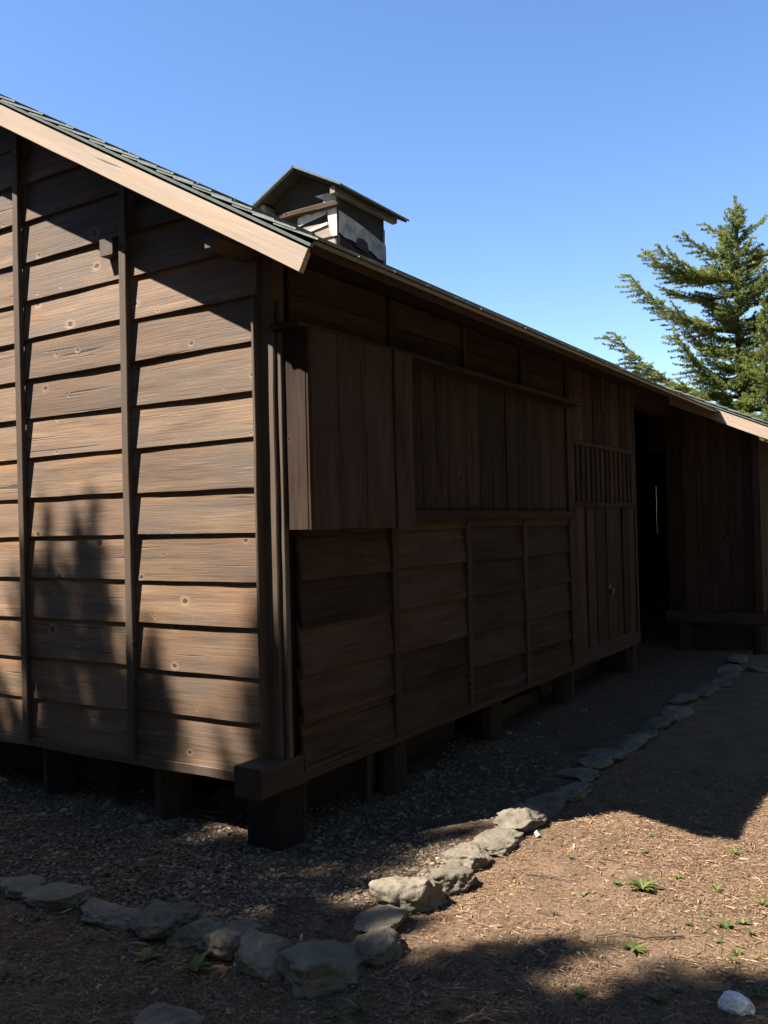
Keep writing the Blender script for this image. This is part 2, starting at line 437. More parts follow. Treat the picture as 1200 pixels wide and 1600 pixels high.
def vplank(name, parent, mat, x, y0, y1, z0, z1, th, seg=5):
    # upright plank on the long side, front face toward +x; grain runs upright
    return board(name, parent, mat, (x, y1, z0), (0, 0, 1), (0, -1, 0), z1 - z0, y1 - y0, th, seg=seg, jit=.0012, warp=.001)
def hplank(name, parent, mat, y, x0, x1, z0, z1, th, seg=5):
    # upright plank on an end wall, front face toward -y
    return board(name, parent, mat, (x1, y, z0), (0, 0, 1), (-1, 0, 0), z1 - z0, x1 - x0, th, seg=seg, jit=.0012, warp=.001)
# long side wall: backing, lapped boards, battens
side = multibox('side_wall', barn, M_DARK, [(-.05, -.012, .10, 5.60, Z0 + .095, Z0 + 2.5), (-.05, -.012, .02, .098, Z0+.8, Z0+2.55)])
yb = [.109, .978, 1.896, 2.819, 3.751]
for ci in range(4):
    ya, ye = yb[ci], yb[ci+1]
    for k in range(0, 6):
        W = Ex + .035; z = Z0 + k*Ex + R.uniform(-.012, .012)*(k > 0)
        if k == 5: W = .06
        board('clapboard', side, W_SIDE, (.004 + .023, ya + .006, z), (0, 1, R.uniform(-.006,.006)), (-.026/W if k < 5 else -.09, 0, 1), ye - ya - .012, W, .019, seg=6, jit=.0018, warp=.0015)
for i, y in enumerate(yb):
    hgt = 1.20 if i > 0 else 2.2
    vplank('batten', side, W_SIDE, .030, y - .032, y + .028, Z0 + .002, Z0 + hgt, .026, 9) if i > 0 else \
    board('corner_trim', side, W_BATTEN, (.022, .05, Z0 + .09), (0, 0, 1), (-1, 0, 0), 2.2, .026, .030, seg=10, jit=.002, warp=.0015)
# upper wall above the rail
for i in range(6):
    ya = .10 + i*.92; ye = min(ya + .92, 5.60)
    for j in range(2):
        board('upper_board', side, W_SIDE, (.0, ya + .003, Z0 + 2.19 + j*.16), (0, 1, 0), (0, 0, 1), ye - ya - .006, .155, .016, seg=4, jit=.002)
    if i: vplank('batten', side, W_SIDE, .016, ya - .022, ya + .022, Z0 + 2.19, Z0 + 2.5, .02, 3)
beam('wall_plate', barn, W_BATTEN, (-.125, -.285, Z0 + 2.545), (-.125, 5.6, Z0 + 2.545), .09, .088, seg=14, cham=.03)
beam('purlin_end', barn, W_BATTEN, (-1.095, -.07, Z0 + 2.735), (-1.095, .05, Z0 + 2.735), .10, .095, seg=2, cham=.006)
beam('purlin_end', barn, W_OLD, (-2.72, -.10, Z0 + 3.9), (-2.72, .05, Z0 + 3.9), .12, .12, seg=2, cham=.006)

# shutter box
bx = .172
sbox = multibox('shutter_box', barn, M_DARK, [(.012, bx - .02, .054, .97, Z0 + 1.20, Z0 + 2.12)])
board('end_plank', sbox, W_SIDE, (bx - .016, .052, Z0 + 1.184), (0, 0, 1), (-1, 0, 0), .955, .118, .018, seg=8, jit=.001)
board('edge_trim', sbox, W_SIDE, (bx + .002, .055, Z0 + 1.182), (0, 0, 1), (-1, 0, 0), .955, .013, .022, seg=8, jit=.001, cham=.002)
fy = [.056, .281, .523, .80]
for a, e in zip(fy[:-1], fy[1:]):
    vplank('plank', sbox, W_SIDE, bx - .018, a + .002, e - .002, Z0 + 1.183 + R.uniform(-.004, .004), Z0 + 2.145, .018)
vplank('edge_trim', sbox, W_SIDE, bx - .002, .80, .985, Z0 + 1.176, Z0 + 2.15, .016)
# rail above the box and the shutters, sill rail
beam('top_rail', barn, W_SIDE, (.085, -.03, Z0 + 2.155), (.085, 3.80, Z0 + 2.155), .17, .03, seg=16, jit=.0025, cham=.004)
shut = multibox('sliding_shutters', barn, M_DARK, [(-.01, .004, 1.0, 3.745, Z0 + 1.27, Z0 + 2.138)])
y = 1.0; k = 0
while y < 3.72:
    w = R.choice([.14, .17, .2, .22]); w = min(w, 3.742 - y)
    d = .03 if (k//4) % 2 == 0 else .022
    if w > .04: vplank('plank', shut, W_SIDE, d - .014, y, y + w - .006, Z0 + 1.272, Z0 + 2.138, .014)
    y += w; k += 1
beam('window_sill', barn, W_SIDE, (.055, .99, Z0 + 1.247), (.055, 3.79, Z0 + 1.247), .07, .058, seg=12, jit=.002, cham=.004)

# door: slatted light over planks
door = multibox('door', barn, M_DARK, [(-.03, -.004, 3.82, 5.56, Z0 + .02, Z0 + 2.18)])
vplank('door_post', door, W_SIDE, 0, 3.74, 3.84, Z0 + .004, Z0 + 2.18, .045)
jy = [3.845, 3.975, 4.20, 4.44, 4.72, 4.95, 5.20, 5.42, 5.60]
for a, e in zip(jy[:-1], jy[1:]):
    d = R.choice([0, .004, .008])
    vplank('plank', door, W_SIDE, d, a + .003, e - .003, Z0 + .012 + R.uniform(0, .01), Z0 + 1.32, .018)
    vplank('cover_strip', door, W_SIDE, .024, e - .016, e + .010, Z0 + .015, Z0 + 1.315, .012) if R.random() < .6 else None
    vplank('plank', door, W_SIDE, d, a + .003, e - .003, Z0 + 1.885, Z0 + 2.5, .018)
y = 3.86
while y < 5.56:
    vplank('slat', door, W_SIDE, .006, y, y + .075, Z0 + 1.358, Z0 + 1.848, .022, 2)
    y += .128
board('rail', door, W_SIDE, (.0, 3.84, Z0 + 1.315), (0, 1, 0), (0, 0, 1), 1.765, .042, .045, seg=8, jit=.002)
board('rail', door, W_SIDE, (.0, 3.84, Z0 + 1.845), (0, 1, 0), (0, 0, 1), 1.765, .036, .045, seg=8, jit=.002)
la = multibox('latch', door, M_IRON, [(.018, .030, 4.73, 4.80, Z0 + .49, Z0 + .60), (.030, .055, 4.745, 4.785, Z0 + .50, Z0 + .555), (.028, .05, 4.80, 4.86, Z0 + .535, Z0 + .56)])
vplank('door_jamb', door, W_SIDE, 0, 5.605, 5.665, Z0 - .02, Z0 + 2.5, .03)
multibox('eave_blocking', barn, M_DARK, [(-.040, -.016, .10, YW_ - .02, Z0 + 2.46, Z0 + 2.612)])
beam('header_beam', barn, W_SIDE, (-.10, 5.58, Z0 + 2.47), (-.10, 7.56, Z0 + 2.47), .13, .15, seg=6)

# posts under the sills
def log(name, parent, mat, x, y, r, z0, z1, seed):
    n, m = 18, 7; V = []
    for j in range(m):
        t = j/(m-1)
        for i in range(n):
            a = 2*math.pi*i/n
            rr = r*(1 + .07*math.sin(3*a+seed) + .05*math.sin(7*a+seed*2) + .06*(1-t)) + R.uniform(-.002,.002)
            V.append((z0 + (z1-z0)*t, -rr*math.sin(a), rr*math.cos(a)))
    F = [(j*n+i, j*n+(i+1) % n, (j+1)*n+(i+1) % n, (j+1)*n+i) for j in range(m-1) for i in range(n)]
    F += [tuple(range(n-1, -1, -1)), tuple((m-1)*n+i for i in range(n))]
    me = bpy.data.meshes.new(name); me.from_pydata(V, [], [f[::-1] for f in F]); me.update()
    o = link(name, me, mat, parent)
    mm = Matrix(((0,0,1),(0,-1,0),(1,0,0))).to_4x4() ; mm.translation = (x, y, 0); o.matrix_world = mm
    return o
board('foundation_post', barn, W_CHAR, (-.015, .165, -.05), (0, 0, 1), (-1, 0, 0), Z0 - .003, .20, .20, seg=5, jit=.004, cham=.012)
for i, y in enumerate((1.09, 2.42, 3.83, 5.60)): log('foundation_post', barn, W_LOG, -.085, y, .088, -.06, Z0 - .05, i)
for i, x in enumerate((-.87, -1.80, -2.72, -3.6, -4.5)): log('foundation_post', barn, W_CHAR if i else W_LOG, x, .12, .095, -.06, Z0 - .05, i+5)
board('stake', barn, W_LOG, (-.06, .80, -.02), (0, .03, 1), (0, 1, 0), Z0 - .03, .05, .03, seg=3)
board('stake', barn, W_LOG, (-.03, .185, -.02), (0, .02, 1), (0, 1, 0), Z0 - .03, .022, .02, seg=3)
under_g = beam('skirt_plank', barn, W_LOG, (-.72, .34, .055), (-.2, .30, .045), .03, .16, seg=5)
beam('skirt_plank', barn, W_LOG, (-5.2, .34, .09), (-.95, .34, .08), .03, .18, seg=12)
beam('skirt_plank', barn, W_LOG, (-.32, .45, .08), (-.32, 2.3, .08), .03, .17, seg=6)
beam('skirt_plank', barn, W_LOG, (-.26, 2.55, .08), (-.26, 3.7, .09), .03, .13, seg=6)
beam('skirt_plank', barn, W_LOG, (-.36, 3.95, .08), (-.36, 5.5, .09), .03, .13, seg=6)
multibox('floor', barn, M_DARK, [(-5.35, -.16, .16, 5.5, Z0 - .045, Z0 - .005)])
# other walls that close the barn
YF = 13.6
multibox('rear_wall', barn, W_SIDE, [(WALL_L, WALL_L + .04, .08, YF, -.05, under(2*RIDGE - WALL_L) - .02)])
multibox('partition_wall', barn, M_DARK, [(WALL_L + .05, -.06, 5.52, 5.56, .0, Z0 + 2.5), (-4.9, -.6, 5.52, 5.56, Z0+2.5, Z0 + 2.85)])
far = multibox('far_wall', barn, W_SIDE, [(WALL_L, .9, YF - .03, YF + .03, Z0 + 1.95, Z0 + 2.05), (WALL_L, .9, YF - .03, YF + .03, Z0 + .2, Z0 + .3)])
x = WALL_L; slits = (-2.40, -1.985)
edges = [WALL_L]
while edges[-1] < .88:
    nxt = edges[-1] + R.uniform(.17, .25)
    for s in slits:
        if edges[-1] < s - .06 and nxt > s - .06: nxt = s
    edges.append(min(nxt, .9))
for a, e in zip(edges[:-1], edges[1:]):
    gap = .005 if e in slits else -.004
    hz = min(under(a if a > RIDGE else 2*RIDGE - a), under(e if e > RIDGE else 2*RIDGE - e)) - .03
    if e > -.4: hz = min(hz, Z0 + 2.2)
    board('plank', far, W_SIDE, (a, YF + .03 + (.02 if R.random() < .5 else .0), -.05), (1, 0, 0), (0, 0, 1), e - a - gap, max(.3, hz) + .06, .016, seg=1, jit=.0)
for s, za, zb in ((slits[1], .03, Z0 + .92), (slits[1], Z0 + 1.80, Z0 + 3.0), (slits[0], .03, Z0 + .55), (slits[0], Z0 + .92, Z0 + 3.2)):
    board('cover_strip', far, W_SIDE, (s - .05, YF + .085, za), (1, 0, 0), (0, 0, 1), .1, zb - za, .014, seg=1, jit=0)

# the wing that stands out past the passage
YW, XW = 7.55, .865
wing = multibox('wing_wall', barn, M_DARK, [(-.16, XW - .05, YW + .03, YW + .05, Z0 + .1, Z0 + 2.12), (XW - .06, XW - .04, YW + .05, YF - .05, Z0 + .1, Z0 + 2.05)])
pts_ = [(-.4, Z0 + 2.0), (XW, Z0 + 2.0), (XW, 2.893 + Z0 - .46*(XW + .4) - .072), (-.4, 2.893 + Z0 - .074)]
prism('wing_gable_infill', barn, M_DARK, [(x, YW + .055, z) for x, z in pts_] + [(x, YW + .075, z) for x, z in pts_], [(0,1,2,3),(7,6,5,4),(0,4,5,1),(1,5,6,2),(2,6,7,3),(3,7,4,0)])
x = -.17
while x < XW - .06:
    w = min(R.choice([.14, .16, .19, .21]), XW - .05 - x)
    if w > .03: hplank('plank', wing, W_SIDE, YW + .028 - R.choice([0, .006]), x, x + w - .005, Z0 + .09, Z0 + min(2.5, 2.893 - .46*(x + w + .4) - .14), .016)
    x += w
y = YW + .1
while y < YF - .1:
    vplank('plank', wing, W_SIDE, XW - .038, y, y + .19, Z0 + .09, Z0 + 2.09, .016, 2); y += .195
beam('sill_beam', barn, W_SIDE, (-.2, YW + .0, Z0 + .03), (XW + .10, YW + .0, Z0 + .03), .14, .13, seg=6)
beam('corner_post', barn, W_SIDE, (XW - .03, YW + .03, Z0 + .1), (XW - .03, YW + .03, Z0 + 2.1), .09, .09, seg=6)
board('skirt_board', wing, W_LOG, (.07, YW + .05, .03), (1, 0, 0), (0, 0, 1), .70, .25, .02, seg=4)
for i, x in enumerate((-.02, .83)): log('foundation_post', barn, W_LOG, x, YW + .02, .075, -.06, Z0 - .036, i+20)
multibox('floor', barn, M_DARK, [(-.1, XW - .1, YW + .1, YF - .1, Z0 - .04, Z0)])

# ------------------------------------------------------------------ roof
YR0, YR1, YK = -.34, YF + .35, 7.20
def slope_slab(x0, z0, x1, z1, y0, y1, t0, t1):
    """slab under the plane through (x0,z0)-(x1,z1), between perpendicular depths t0<t1"""
    d = Vector((x1-x0, 0, z1-z0)).normalized(); n = Vector((-d.z, 0, d.x))
    if n.z < 0: n = -n
    a = Vector((x0, 0, z0)); b = Vector((x1, 0, z1))
    q = [a - n*t1, b - n*t1, b - n*t0, a - n*t0]
    ys = [y0] + [v for v in (-.15, .05, .28) if y0 < v < y1] + [y1]
    V = [(p.x, yv, p.z) for yv in ys for p in q]; F = [(0, 1, 2, 3)]
    for k in range(len(ys) - 1):
        a = 4*k; F += [(a, a+4, a+5, a+1), (a+1, a+5, a+6, a+2), (a+2, a+6, a+7, a+3), (a+3, a+7, a+4, a)]
    e = 4*(len(ys) - 1); F.append((e+3, e+2, e+1, e))
    if x1 < x0: F = [f[::-1] for f in F]
    return V, F
def join(*vf):
    V = []; F = []
    for v, f in vf:
        k = len(V); V += v; F += [tuple(i+k for i in q) for q in f]
    return V, F
XE = .52; zE = rtop(XE); zR = rtop(RIDGE); XL = 2*RIDGE - XE
def wtop(x): return 2.893 + Z0 - .46*(x + .4)
XWE = 1.45
roof = prism('roof', barn, M_DARK, *join(
    slope_slab(RIDGE, zR, XE - .03, rtop(XE - .03), YR0, YK + .0, .026, .062),
    slope_slab(RIDGE, zR, -.4, rtop(-.4), YK, YR1, .026, .062),
    slope_slab(-.4, wtop(-.4), XWE, wtop(XWE), YK + .02, YR1, .026, .062),
    slope_slab(RIDGE, zR, XL, zE, YR0, YR1, .026, .062)))
# metal drip strip along the verge and eave
for (xa, za, xb, zb, y0) in ((RIDGE, zR, XE, zE, YR0 - .028), (RIDGE, zR, XL, zE, YR0 - .028), (-.3, wtop(-.3), XWE, wtop(XWE), YK - .028)):
    prism('drip_edge', roof, M_METAL, *slope_slab(xa, za, xb, zb, y0, y0 + .02, .030, .043))
prism('drip_edge', roof, M_METAL, *slope_slab(XE - .004, rtop(XE - .004), XE + .010, rtop(XE + .010), YR0 - .01, YK, .012, .030))
prism('eave_fascia', roof, W_SIDE, *slope_slab(XE - .030, rtop(XE - .030), XE - .006, rtop(XE - .006), YR0, YK, .032, .068))
prism('eave_fascia', roof, W_BATTEN, *slope_slab(XWE - .030, wtop(XWE - .030), XWE - .006, wtop(XWE - .006), YK, YR1, .03, .085))
# rake boards: real planks with the grain along the slope
def rake(xa, za, xb, zb, yfront, depth, t0, th=.032):
    a = Vector((xa, 0, za)); b = Vector((xb, 0, zb)); d = (b-a).normalized(); n = Vector((-d.z, 0, d.x))
    if n.z < 0: n = -n
    o = a - n*(t0 + depth); o.y = yfront + th
    if d.x > 0: return board('rake_board', roof, W_RAKE, o, d, n, (b-a).length, depth, th, seg=14, jit=.001, warp=.001, cham=.003)
    o2 = b - n*(t0 + depth); o2.y = yfront + th
    return board('rake_board', roof, W_RAKE, o2, -d, n, (b-a).length, depth, th, seg=14, jit=.001, warp=.001, cham=.003)
rake(RIDGE, zR, XE - .012, rtop(XE - .012), YR0 - .018, .106, .052)
rake(RIDGE - .0, zR, XL, zE, YR0 - .018, .106, .052)
rake(-.38, wtop(-.38), XWE, wtop(XWE), YK - .018, .125, .055)
# shingles
SHL, EXP, SHW, SHT = .26, .133, .305, .0085
me_sh = bpy.data.meshes.new('shingle')
V, F = boxmesh(0, SHL, 0, SHW - .006, 0, SHT); me_sh.from_pydata(V, [], F); me_sh.update(); me_sh.materials.append(M_SHINGLE)
slope_len = (Vector((XE, 0, zE)) - Vector((RIDGE, 0, zR))).length
ncourse = int(slope_len/EXP) + 1
stuffV = []; stuffF = []; nind = 0
bv, bf = boxmesh(0, SHL, 0, SHW - .006, 0, SHT); bv = np.array(bv)
def put(mat4, w=None):
    k = len(stuffV)*8
    A = np.array(mat4)[:3, :3]; tr = np.array(mat4)[:3, 3]
    stuffV.append(bv @ A.T + tr); stuffF.extend([tuple(i + k for i in q) for q in bf])
def course(pt_butt, dvec, nvec, ya, ye, first, individual, lx=1.0):
    """one course: butt line at pt_butt, dvec points down the slope"""
    global nind
    lift = SHT*2.0/SHL
    xd = (-dvec - nvec*lift*.0).normalized()
    tiltd = (xd - nvec*.052).normalized()
    y = ya - (SHW*.5 if first else 0); k = 0
    while y < ye - .02:
        yy = max(y, ya); w = min(y + SHW, ye) - yy
        j = R.uniform(-.004, .004)
        o = pt_butt + dvec*j + nvec*(R.uniform(-.001, .001)) ; o = Vector((o.x, yy, o.z))
        nz = nvec; zc = tiltd.cross(Vector((0, 1, 0))); 
        if zc.z < 0: zc = -zc
        m = Matrix((tiltd, Vector((0, 1, 0)), zc)).transposed().to_4x4()
        if m.determinant() < 0: m = Matrix((tiltd, Vector((0, -1, 0)), zc)).transposed().to_4x4(); o.y = yy + w
        m = m @ Matrix.Diagonal((lx, w/SHW, 1, 1)); m.translation = o
        if individual(k):
            ob = link('shingle', me_sh, None, roof); ob.matrix_world = m; nind += 1
        else: put(m)
        y += SHW; k += 1
n0 = nrm; d0 = dwn
for c in range(ncourse):
    s = slope_len + .03 - c*EXP
    if s < .05: break
    p = Vector((RIDGE, 0, zR)) + d0*s - n0*.006
    yend = YK - .01 if p.x > -.35 else YR1
    course(p, d0, n0, YR0 - .036, yend, c % 2, (lambda k, c=c: k == 0 or c < 5), min(1, s/SHL))
dl = Vector((-dwn.x, 0, dwn.z)); nl = Vector((-nrm.x, 0, nrm.z))
for c in range(ncourse):
    s = slope_len + .03 - c*EXP
    if s < .05: break
    course(Vector((RIDGE, 0, zR)) + dl*s - nl*.006, dl, nl, YR0 - .036, YR1, c % 2, (lambda k: False), min(1, s/SHL))
dw_ = Vector((1, 0, -.46)).normalized(); nw_ = Vector((.46, 0, 1)).normalized()
wl = (Vector((XWE, 0, wtop(XWE))) - Vector((-.4, 0, wtop(-.4)))).length
for c in range(int(wl/EXP)):
    s = wl + .03 - c*EXP
    course(Vector((-.4, 0, wtop(-.4))) + dw_*s - nw_*.006, dw_, nw_, YK - .036, YR1, c % 2, (lambda k, c=c: k == 0))
sh = link('shingles', np_mesh('shingles', np.concatenate(stuffV), np.array(stuffF)), M_SHINGLE, roof); tag(sh, kind='stuff')
prism('ridge_cap', roof, M_METAL, *join(slope_slab(RIDGE, zR + .018, RIDGE + .12, zR + .018 - .12*SL, YR0 - .03, YR1, 0, .008), slope_slab(RIDGE, zR + .018, RIDGE - .12, zR + .018 - .12*SL, YR0 - .03, YR1, 0, .008)))

# the old roof is a little twisted: its verge at this end stands higher toward the ridge
def lift(p):
    return .016*max(0, XE - p.x if p.x > RIDGE else p.x - XL)*max(0, 1 - max(0, p.y - YR0)/.62) if p.y < 2.6 else 0.0
bpy.context.view_layer.update()
for o in [roof] + [c for c in COL.objects if c.parent is roof]:
    mw = o.matrix_world.copy()
    if o.data is me_sh:
        o.location.z += lift(mw.translation); continue
    inv = mw.inverted()
    for v in o.data.vertices:
        w = mw @ v.co
        if w.y < 2.6: w.z += lift(w); v.co = inv @ w

# ------------------------------------------------------------------ ventilator on the ridge
cx, cy0, cy1, hw = RIDGE, 3.86, 4.77, .405
ct = 4.79 + Z0; cs = .525
def ctop(x): return ct - cs*abs(x - cx)
zb = Z0 + 3.75
pts = [(cx-hw, zb), (cx+hw, zb), (cx+hw, ctop(cx+hw)-.05), (cx, ct-.05), (cx-hw, ctop(cx-hw)-.05)]
V = [(x, cy0+.02, z) for x, z in pts] + [(x, cy1-.02, z) for x, z in pts]
# pull the core in so that boards sit proud of it
V = [((x-cx)*.96+cx, y, z) for x, y, z in V]
F = [tuple(range(5)), tuple(range(9, 4, -1))] + [(i, i+5, (i+1) % 5+5, (i+1) % 5) for i in range(5)]
cup = prism('roof_ventilator', barn, M_TAR, V, F)
# front face: boards below, torn paper above
z = zb
for i, h in enumerate((.16, .15, .15, .13)):
    if i < 3: board('board', cup, W_OLD, (cx-hw, cy0+.018, z), (1, 0, R.uniform(-.01,.01)), (0, .1, 1), 2*hw, h+.015, .016, seg=4, jit=.004)
    z += h
beam('tie_beam', cup, W_SIDE, (cx-hw-.06, cy0-.03, Z0+4.37), (cx+hw+.06, cy0-.03, Z0+4.37), .05, .06, seg=4)
for sx in (-1, 1): beam('plate', cup, W_OLD, (cx+sx*(hw+.035), cy0-.12, Z0+4.47), (cx+sx*(hw+.035), cy1+.12, Z0+4.47), .06, .06, seg=4)
def paper(pts, mat, y0=None, x0=None, th=.004, name='paper_strip'):
    n = len(pts)
    if y0 is not None: V = [(a, y0, b) for a, b in pts] + [(a, y0+th, b) for a, b in pts]
    else: V = [(x0, a, b) for a, b in pts] + [(x0-th, a, b) for a, b in pts]
    F = [tuple(range(n)), tuple(range(2*n-1, n-1, -1))] + [(i, i+n, (i+1) % n+n, (i+1) % n) for i in range(n)]
    return prism(name, cup, mat, V, F)
r_ = cx+hw
paper([(r_-.26, Z0+4.50),(r_-.15, Z0+4.44),(r_-.17, Z0+4.36),(r_-.11,Z0+4.33),(r_-.10,Z0+4.22),(r_-.09,Z0+4.13),(r_-.055,Z0+4.06),(r_+.003,Z0+4.06),(r_+.003,Z0+4.45),(r_-.10,Z0+4.50)], M_PAPER, y0=cy0-.012)
paper([(r_-.50,Z0+4.24),(r_-.14,Z0+4.30),(r_-.12,Z0+4.36),(r_-.2,Z0+4.37),(r_-.3,Z0+4.335),(r_-.38,Z0+4.345),(r_-.49,Z0+4.33)], M_PAPER, y0=cy0+.004)
paper([(r_-.6,Z0+4.12),(r_-.12,Z0+4.19),(r_-.12,Z0+4.22),(r_-.6,Z0+4.16)], M_PAPER, y0=cy0-.002)
# side face
xs = cx+hw
for i, (z0_, h) in enumerate(((zb, .17), (zb+.16, .15))):
    board('board', cup, W_SIDE, (xs-.02, cy0, z0_), (0, 1, 0), (-.08, 0, 1), cy1-cy0, h, .018, seg=5, jit=.005)
paper([(cy0+.02,Z0+4.10),(cy0+.12,Z0+4.07),(cy0+.26,Z0+4.075),(cy0+.42,Z0+4.04),(cy0+.6,Z0+4.05),(cy0+.75,Z0+4.0),(cy1-.02,Z0+4.01),(cy1-.02,Z0+4.18),(cy0+.5,Z0+4.26),(cy0+.2,Z0+4.30),(cy0+.02,Z0+4.32)], M_PAPER, x0=xs+.006)
paper([(cy0+.30,Z0+4.03),(cy0+.55,Z0+4.0),(cy0+.52,Z0+4.11),(cy0+.44,Z0+4.14),(cy0+.34,Z0+4.12)], M_TAR, x0=xs+.013)
board('corner_board', cup, W_OLD, (xs-.018, cy1-.035, zb), (0, .02, 1), (0, -1, 0), .60, .035, .016, seg=4)
crf = prism('ventilator_roof', cup, M_SHINGLE, *join(
    slope_slab(cx, ct, cx+.575, ctop(cx+.575), 3.70, 4.98, 0, .018), slope_slab(cx, ct, cx-.575, ctop(cx-.575), 3.70, 4.98, 0, .018)))
prism('ventilator_soffit', cup, W_SIDE, *join(
    slope_slab(cx, ct, cx+.565, ctop(cx+.565), 3.72, 4.96, .021, .04), slope_slab(cx, ct, cx-.565, ctop(cx-.565), 3.72, 4.96, .021, .04)))
prism('drip_edge', cup, M_METAL, *join(slope_slab(cx, ct+.004, cx+.58, ctop(cx+.58)+.004, 3.685, 3.70, 0, .018), slope_slab(cx, ct+.004, cx-.58, ctop(cx-.58)+.004, 3.685, 3.70, 0, .018)))

# ------------------------------------------------------------------ pixel helpers used only to read positions off the photograph
def ray_ground(u, v, z=0.0):
    d = rt2*((u-600)/1403.5) - up2*((v-800)/1403.5) + fw
    t = (z - CAM.z)/d.z
    return CAM + d*t, t

# ------------------------------------------------------------------ border stones
import bmesh
def ico(sub):
    bm = bmesh.new(); bmesh.ops.create_icosphere(bm, subdivisions=sub, radius=1)
    V = np.array([v.co[:] for v in bm.verts]); F = np.array([[v.index for v in f.verts] for f in bm.faces]); bm.free()
    return V, F
IV4, IF4 = ico(5); IV1, IF1 = ico(1); IV2, IF2 = ico(2)
def stone_mesh(name, w, d, h, seed, blocky=3.2, rough=.05, layers=False):
    rg = np.random.default_rng(seed)
    V = IV4.copy()
    p = blocky
    nrm_ = (np.abs(V)**p).sum(1)**(1/p); V = V/nrm_[:, None]
    for _ in range(14):
        n = rg.normal(size=3); n /= np.linalg.norm(n); c = rg.uniform(.68, 1.0)
        dd = V @ n - c; V = V - np.outer(np.clip(dd, 0, None)*.92, n)
    S = V*1.0
    k = fbm(S*1.5 + seed*3.1, seed, 3)*.11 + fbm(S*5 + seed, seed+5, 4)*rough + np.abs(vnoise(S*3.3+seed, seed+9))*(-.06)
    if layers: k = k + .035*np.sin(V[:, 0]*16 + 3*vnoise(V*2, seed))*(np.abs(V[:, 2]) < .7)
    V = V*(1 + k)[:, None]
    V = V*np.array([w/2, d/2, h*.62]) ; V[:, 2] += h*.38
    return np_mesh(name, V, IF4, True)
S = [(0,55,1364,1400),(58,120,1380,1420),(120,203,1408,1443),(210,292,1402,1479),(292,335,1435,1478),(328,382,1437,1515),(383,435,1465,1532),(450,567,1467,1564),(544,617,1440,1512),(555,642,1407,1452),(585,697,1365,1425),(655,737,1340,1390),(700,765,1310,1365),(745,810,1295,1330),(795,850,1260,1305),(830,878,1235,1265),(862,915,1218,1250),(895,955,1175,1212),(925,975,1168,1195),(955,1015,1145,1175),(1005,1045,1120,1140),(1040,1070,1100,1120),(1048,1092,1080,1102),(1073,1128,1065,1085),(1115,1140,1055,1068),(1127,1160,1034,1055),(1145,1167,1026,1037),(1165,1200,1035,1048)]
SLAB = {3: 'big grey rounded boulder in the front row, first and largest left of the paired blocks',
 4: 'small grey stone wedged beside the big rounded boulder of the front row',
 5: 'upright blocky grey stone of the front row with a smaller block leaning on it',
 6: 'small squarish grey stone leaning against the upright block of the front row',
 7: 'largest lumpy cracked boulder at the corner of the stone border',
 8: 'long oval boulder tilted behind the cracked corner boulder',
 9: 'low flat slab half sunk in gravel between oval boulder and pale grooved stone',
 10: 'pale sunlit limestone block with grooved vertical face at the gravel edge',
 11: 'pale sunlit stone touching the grooved limestone block',
 12: 'sunlit sloping stone second along the border from the grooved block',
 13: 'flat dull stone between sunlit sloping stone and peaked stone',
 14: 'peaked tan stone with sunlit face at the edge of the roof shadow',
 15: 'grey flat stone just inside the roof shadow, touching the peaked tan stone'}
pos = []
for i, (a, b, c, d) in enumerate(S):
    near, t = ray_ground((a+b)/2, d, .0); hg = .10
    farp, _ = ray_ground((a+b)/2, c, .08)
    ctr = (near.to_2d() + farp.to_2d())*.5
    pos.append([ctr.x, ctr.y, i])
pos[2][1] = -.91; pos[1][1] = -.92; pos[0][1] = -.925
side_row = sorted([p for p in pos if p[2] >= 8 and p[2] != 27], key=lambda p: p[1])
side_row += [[.83, 3.03, 100], [.84, 5.74, 101], [.80, 1.78, 102]]
side_row.sort(key=lambda p: p[1])
front_row = sorted([p for p in pos if p[2] < 8], key=lambda p: p[0])
front_row = [[-1.02, -.94, 103], [-1.32, -.95, 104], [-1.66, -.93, 105]] + front_row
front_row.sort(key=lambda p: p[0])
ordn = ['first','second','third','fourth','fifth','sixth','seventh','eighth','ninth','tenth','eleventh','twelfth','thirteenth','fourteenth','fifteenth','sixteenth','seventeenth']
HG = {3: .13, 4: .09, 5: .14, 6: .125, 7: .14, 8: .13, 9: .075, 10: .145, 11: .11, 12: .11, 13: .08, 14: .125, 15: .085, 16: .085}
def border_stone(x, y, yawr, ln, wd, i, lab):
    h = HG.get(i, .065 if i > 16 and i < 103 else .08)
    h *= .80; wd *= 1.12
    me = stone_mesh('border_stone', ln, wd, h, 40 + i, R.uniform(4.0, 7.0), R.uniform(.05, .09), layers=i in (10, 11, 12, 14))
    o = link('border_stone', me, M_STONE); o.location = (x, y, gz(x, y) - h*.2)
    o.rotation_euler = (R.uniform(-.07, .07), R.uniform(-.07, .07), yawr + R.uniform(-.16, .16))
    tag(o, lab, 'stone', 'stones edging the gravel strip')
nf = 0
for k, (x, y, i) in enumerate(front_row):
    x0 = front_row[k-1][0] if k else x - .33
    x1 = front_row[k+1][0] if k + 1 < len(front_row) else x + .22
    ln = (x1 - x0)*.5*1.14; ln = min(ln, .40)
    lab = SLAB.get(i) or '%s low flat grey stone of the front row counted from the big rounded boulder' % ordn[5 - k]
    border_stone(x, y, 0, ln, .26 if i == 7 else .19 if i in (3, 5, 6) else .15, i, lab)
nb = 0
